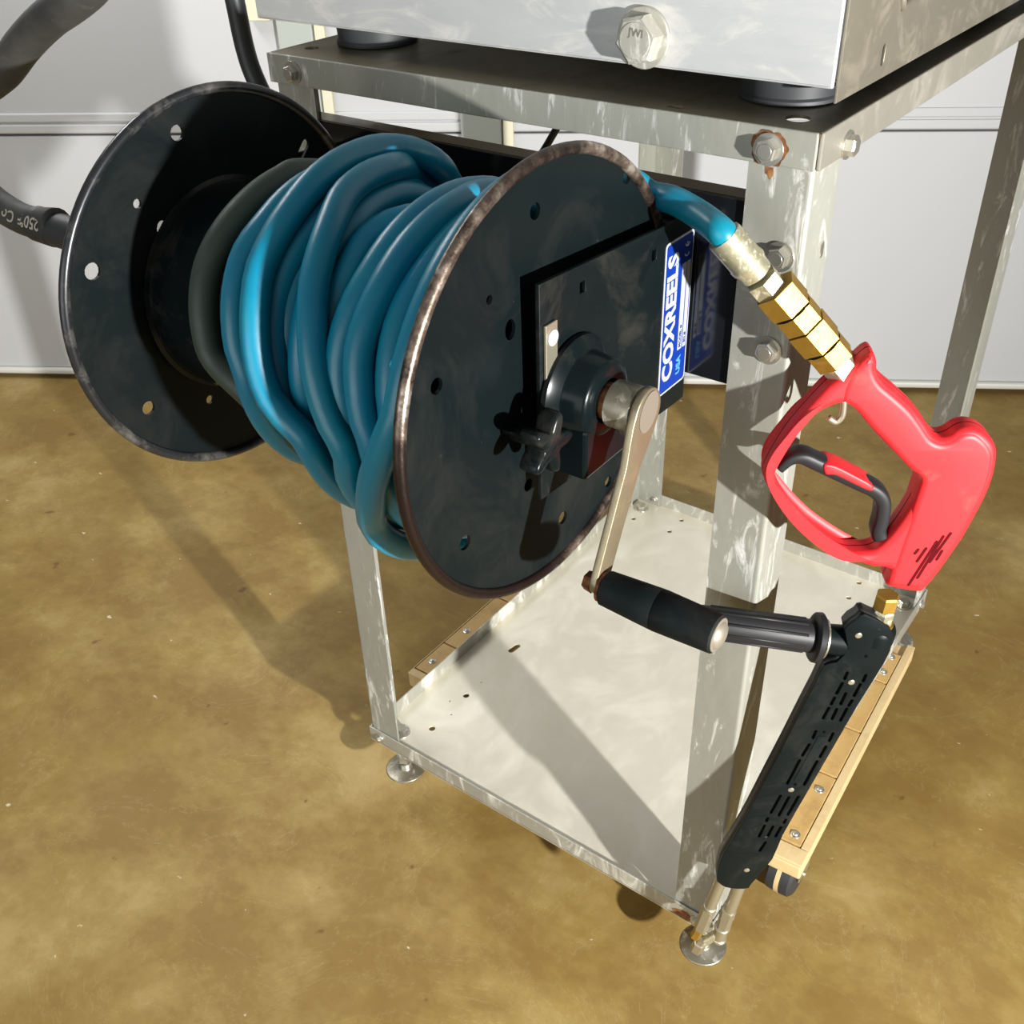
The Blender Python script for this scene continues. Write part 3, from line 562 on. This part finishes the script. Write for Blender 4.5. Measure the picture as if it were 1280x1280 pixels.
pln_o, pln_x, pln_n = [Vector(v) for v in DATA['plane']]
def PP(c, off=0.0): return pln_o+pln_x*c[0]+Vector((0,0,1))*c[1]+pln_n*off
GP = DATA['gun_pts']
fer0 = PP(GP['fer0'])
tail = catmull([cl[-1]]+ex[1:]+[fer0-(PP(GP['fer1'])-fer0).normalized()*.006, fer0+(PP(GP['fer1'])-fer0)*.2], 7)[1:]
ho = empty('pressure_hose', (.3, YC, ZC-.17), 'turquoise rubber pressure hose wound in loose loops on the black reel', 'hose')
link('hose_coil', tube(cl[1:]+tail, HR, 16), 'hose', ho)
f1 = PP(GP['nut0']); fd = (f1-fer0).normalized(); L_ = (PP(GP['fer2'])-fer0).length
link('ferrule', lathe(fer0-fd*.001, fd, [(0,.0118),(.0005,.0142),(.002,.0146),(L_*.62,.0146),(L_*.66,.0154),(L_*.72,.0152),(L_*.78,.0140),(L_*.97,.0132),(L_,.011)], 16), 'zinc_dirty', ho, 'crimped zinc ferrule')
n0 = PP(GP['nut0']); n1 = PP(GP['nut1'])
link('swivel_nut', join(hexm(n0+fd*.001, fd, .017, .0142, .1), lathe(n0+fd*.0185, fd, [(0,.0118),(.007,.0118)], 24)), 'zinc_dirty', ho)
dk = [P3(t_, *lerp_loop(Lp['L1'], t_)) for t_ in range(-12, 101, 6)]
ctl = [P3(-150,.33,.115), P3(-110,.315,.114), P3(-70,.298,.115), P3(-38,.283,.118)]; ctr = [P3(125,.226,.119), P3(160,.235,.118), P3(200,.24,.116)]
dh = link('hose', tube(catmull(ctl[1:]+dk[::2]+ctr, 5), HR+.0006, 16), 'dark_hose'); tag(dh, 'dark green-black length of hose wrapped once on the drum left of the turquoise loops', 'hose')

# brass quick coupler
b0 = PP(GP['br0']); b4 = PP(GP['br4']); bd_ = (b4-b0).normalized(); BL = (b4-b0).length
cp = empty('quick_coupler', b0, 'brass quick coupler of hexagon pieces between hose end and red gun', 'coupler')
link('coupler_body', hexm(b0+bd_*.000, bd_, BL*.27, .0188, .06, .15), 'brass', cp)
link('coupler_sleeve', hexm(b0+bd_*(BL*.285), bd_, BL*.20, .0176, .06, .15), 'brass', cp)
link('coupler_sleeve', hexm(b0+bd_*(BL*.49), bd_, BL*.27, .0186, .06, .15), 'brass', cp)
link('coupler_end', hexm(b0+bd_*(BL*.775), bd_, BL*.215, .0172, .06, .15), 'brass', cp)
for s_ in (.275, .765): link('seal_ring', lathe(b0+bd_*(BL*s_), bd_, [(-.0012,.0158),(.0012,.0158)], 28), 'slot_black', cp)

# ------------------------------------------------------------------ red spray gun
gn = empty('spray_gun', PP((.09,-.17)), 'red plastic trigger spray gun hanging from the hose end', 'spray gun')
GT = .030
FG = frame_mat(pln_o, pln_x, Vector((0,0,1)), pln_n)
def sm(P, k=4): return [(v.x, v.y) for v in catmull([(a, b, 0) for a, b in P], k, True)]
gs = [slotp(a, b, .0013, 3) for a, b in DATA['gun_slots']]
link('gun_body', plate(sm(DATA['gun_outer']), [sm(DATA['gun_hole'])], GT, FG, .0075, 5), 'red', gn)
link('gun_cover', plate(sm(DATA['gun_cover'], 3), [], GT+.0022, FG, .006, 5), 'red', gn)
link('seam', plate(sm(DATA['gun_outer']), [sm(DATA['gun_hole'])], .0007, FG, 0, 2, .00018), 'vent', gn)
for a in gs: link('vent_slot', plate(a, [], .0006, FG @ Matrix.Translation((0,0,GT/2+.0012))), 'vent', gn)
GTF = FG @ Matrix.Translation((0,0,0))
def sweep_flat(P, w, d, fr, k=6):
    """bar of width w (in plane) and depth d along a plane path"""
    C = catmull([(a, b, 0) for a, b in P], k); vs = []; fs = []; m_ = 16
    for i, c in enumerate(C):
        t_ = (C[min(i+1, len(C)-1)]-C[max(i-1, 0)]).normalized(); q = Vector((-t_.y, t_.x, 0)); ww = w(i/(len(C)-1)) if callable(w) else w
        for j in range(m_):
            a = 2*PI*j/m_; ca, sa = math.cos(a), math.sin(a); e = .55
            vs.append(c+q*ww*math.copysign(abs(ca)**e, ca)+Vector((0,0,1))*d*math.copysign(abs(sa)**e, sa))
    for i in range(len(C)-1):
        for j in range(m_): fs.append((i*m_+j, i*m_+(j+1) % m_, (i+1)*m_+(j+1) % m_, (i+1)*m_+j))
    fs += [tuple(range(m_)), tuple((len(C)-1)*m_+j for j in range(m_))]
    me = fix_normals(mesh(vs, fs, True)); me.transform(fr); return me
link('trigger', sweep_flat(DATA['trigger'], lambda s_: .0042+.0028*min(1, s_*4), .0105, FG), 'plastic', gn)
link('trigger_lock', plate(sm(DATA['lock'], 3), [], .0245, FG, .002, 2), 'red', gn)
i2, t1 = PP(GP['br4']), PP(GP['tip1'])
link('inlet_fitting', join(hexm(b0+bd_*(BL*.985), bd_, .014, .0148, .1, .3), lathe(b0+bd_*(BL+.012), bd_, [(0,.0125),(.014,.0125)], 24)), 'zinc_dirty', gn)
link('lock_hook', tube(catmull([PP(GP[k_], .010) for k_ in ('hook0','hook1','hook2','hook3')], 5), .0028, 10), 'zinc', gn)
o0, o1 = PP(GP['out0']), PP(GP['out1'])

# ------------------------------------------------------------------ lance
ln = empty('spray_lance', PP((.02,-.74)), 'black vented lance with side handle and twin steel tubes below the gun', 'spray lance')
LT = .026
SH = sm(DATA['shroud'], 2)
shd = link('shroud', plate(SH, [slotp(a, b, .0016, 3) for a, b in DATA['sh_slots']], .004, FG @ Matrix.Translation((0,0,.0142)), .0006, 1), 'plastic_dull', ln)
ctr_ = (sum(a for a, b in SH)/len(SH), sum(b for a, b in SH)/len(SH))
link('shroud_core', plate(SH, [], .0190, FG @ Matrix.Translation((0,0,.0024)), .0065, 4), 'plastic_core', shd)
lp = DATA['sh_pad']; link('grip_texture', plate([(a, b) for a, b in lp], [], .0008, FG @ Matrix.Translation((0,0,.0163))), 'grip', shd)
for k_, (a, b) in enumerate(DATA['sh_screws']):
    c_ = PP((a, b), .0158)
    link('screw', lathe(c_, pln_n, [(0,.0034 if k_ < 4 else .0016),(.001,.0034 if k_ < 4 else .0016),(.0016,.002 if k_ < 4 else .001)], 14), 'bolt' if k_ < 4 else 'slot_black', shd)
H_ = DATA['handle']; hA, hB, hC, hD, hE = [PP(q) for q in H_]
hd = (hB-hA).normalized(); HL = (hB-hA).length
sh_ = link('side_handle', lathe(hA, hd, [(0,.0115),(.001,.0150),(.006,.0163),(HL-.002,.0170),(HL,.0165)], 36), 'plastic', ln)
for k_ in range(9):
    a = 2*PI*k_/9; d_, aa, b_ = axes_for(hd); o_ = (aa*math.cos(a)+b_*math.sin(a))*.0160
    link('grip_rib', tube([hA+hd*.014+o_, hB-hd*.008+o_*1.04], .0016, 6), 'plastic', sh_)
link('hand_guard', lathe(hC-hd*.006, hd, [(0,.0165),(.001,.0235),(.0025,.0252),(.0075,.0258),(.009,.0240),(.010,.0150)], 44), 'plastic', sh_)
link('guard_ring', lathe(hC+hd*.0045, hd, [(0,.019),(.0002,.0205),(.002,.0205),(.0022,.019)], 32), 'foot_metal', sh_)
link('handle_collar', lathe(hD-hd*.004, hd, [(0,.0148),(.010,.0155),((hE-hD).length-.002,.0165)], 32), 'plastic_dull', sh_)
N_ = [PP(q) for q in DATA['neck']]
nd = (N_[3]-N_[0]).normalized()
link('lance_socket', lathe(N_[0]-nd*.018, nd, [(0,.0175),(.012,.0178),(.017,.0162),(.019,.0140),(.0195,.009)], 32), 'plastic_dull', ln)
link('neck_collar', lathe(N_[0]-nd*.0005, nd, [(0,.0125),(.0015,.0132),(.004,.0132),(.0045,.010)], 26), 'brass', ln)
link('neck_nut', hexm(N_[0]+nd*.004, nd, .0155, .0110, .15, .5), 'zinc_dirty', ln)
link('neck_nut', hexm(N_[0]+nd*.0215, nd, .0165, .0118, .12, .2), 'brass', ln)
TB_ = [[PP(a), PP(b)] for a, b in DATA['tubes']]
def seg(name, i, prof, mat, hexa=False, n=24):
    a, b = TB_[i]; d = (b-a).normalized(); L = (b-a).length
    return link(name, lathe(a, d, [(h*L, r) for h, r in prof], 6 if hexa else n, .4, not hexa), mat, ln)
seg('steel_tube', 0, [(-.3,.0072),(1,.0072),(1.02,.0085),(1.10,.0085)], 'zinc'); seg('steel_tube', 1, [(-.3,.0078),(1,.0078),(1.01,.009)], 'zinc')
seg('hex_sleeve', 2, [(.08,.0092),(.95,.0092),(1,.008)], 'zinc', True); seg('hex_nut', 3, [(0,.0098),(.38,.0098),(.4,.0088),(1,.0088)], 'zinc', True)
seg('nozzle_ring', 4, [(0,.0088),(.04,.0102),(.12,.0102),(.2,.0085),(.8,.0088),(.85,.0100),(.97,.0100),(1,.008)], 'zinc')
seg('nozzle_seat', 5, [(-.1,.0065),(1,.0065)], 'brass', True); seg('end_plug', 6, [(0,.0068),(.3,.0068),(.35,.0085),(.95,.0085),(1,.0075)], 'zinc', True); seg('cross_pipe', 7, [(0,.0062),(1,.0062)], 'zinc_dirty')

# ------------------------------------------------------------------ black supply hoses
def hose_obj(name, P, r, mat, label, k=10):
    o = link(name, tube(catmull(P, k), r, 18), mat); tag(o, label, 'hose'); return o
gh = hose_obj('supply_hose', [(-.165,-.19,.873),(-.235,-.19,.866),(-.31,-.188,.885),(-.375,-.185,.935),(-.36,-.185,.99),(-.265,-.187,1.0),(-.195,-.189,1.024),(-.135,-.19,1.058),(-.081,-.19,1.085),(-.006,-.19,1.116),(.065,-.175,1.165),(.115,-.11,1.215),(.13,-.03,1.235),(.13,.0295,1.235)], .0175, 'grey_hose', 'thick dusty black hose looping from the reel inlet to the top left corner')
fit = link('hose_end_sleeve', lathe((-.205,-.19,.866), (1,0,.0), [(0,.0178),(.001,.0196),(.022,.0198),(.024,.019),(.028,.0190),(.029,.0198),(.034,.0198),(.035,.0188),(.078,.0186),(.079,.016),(.10,.016)], 30), 'rubber', gh)
hose_obj('rubber_hose', [(-.0425,.14,1.30),(-.10,.13,1.295),(-.150,.11,1.23),(-.160,.10,1.12),(-.157,.10,1.045),(-.153,.10,1.0),(-.143,.10,.968),(-.118,.10,.925),(-.08,.10,.885),(-.02,.085,.855),(.05,.078,.845),(.13,.062,.842)], .0115, 'black_hose', 'plain black rubber hose dropping behind the left disc of the reel')
cb = hose_obj('cable', [(.29,.22,1.022),(.265,.21,.985),(.235,.20,.945),(.215,.19,.91),(.20,.15,.87),(.20,.10,.84),(.20,.05,.83)], .0042, 'black_hose', 'thin black cable dropping behind the black channel, above the right disc'); cb['category'] = 'cable'
# print on the thick hose, reading upside down
def hose_text(body, s, xc):
    me = text(body, s, Matrix.Identity(4), .0003, .0001)
    for v in me.vertices:
        a = v.co.y/.0199-.52; x = xc-v.co.x; R2 = .0203 if x > -.206 else .0179+(.866-.866)
        ang = a
        v.co = Vector((x, -.19-R2*math.cos(ang), .866-R2*math.sin(ang)+.0))
    return me
link('hose_print', join(hose_text('250°F', .0185, -.194), hose_text('Co', .020, -.236)), 'print', gh)
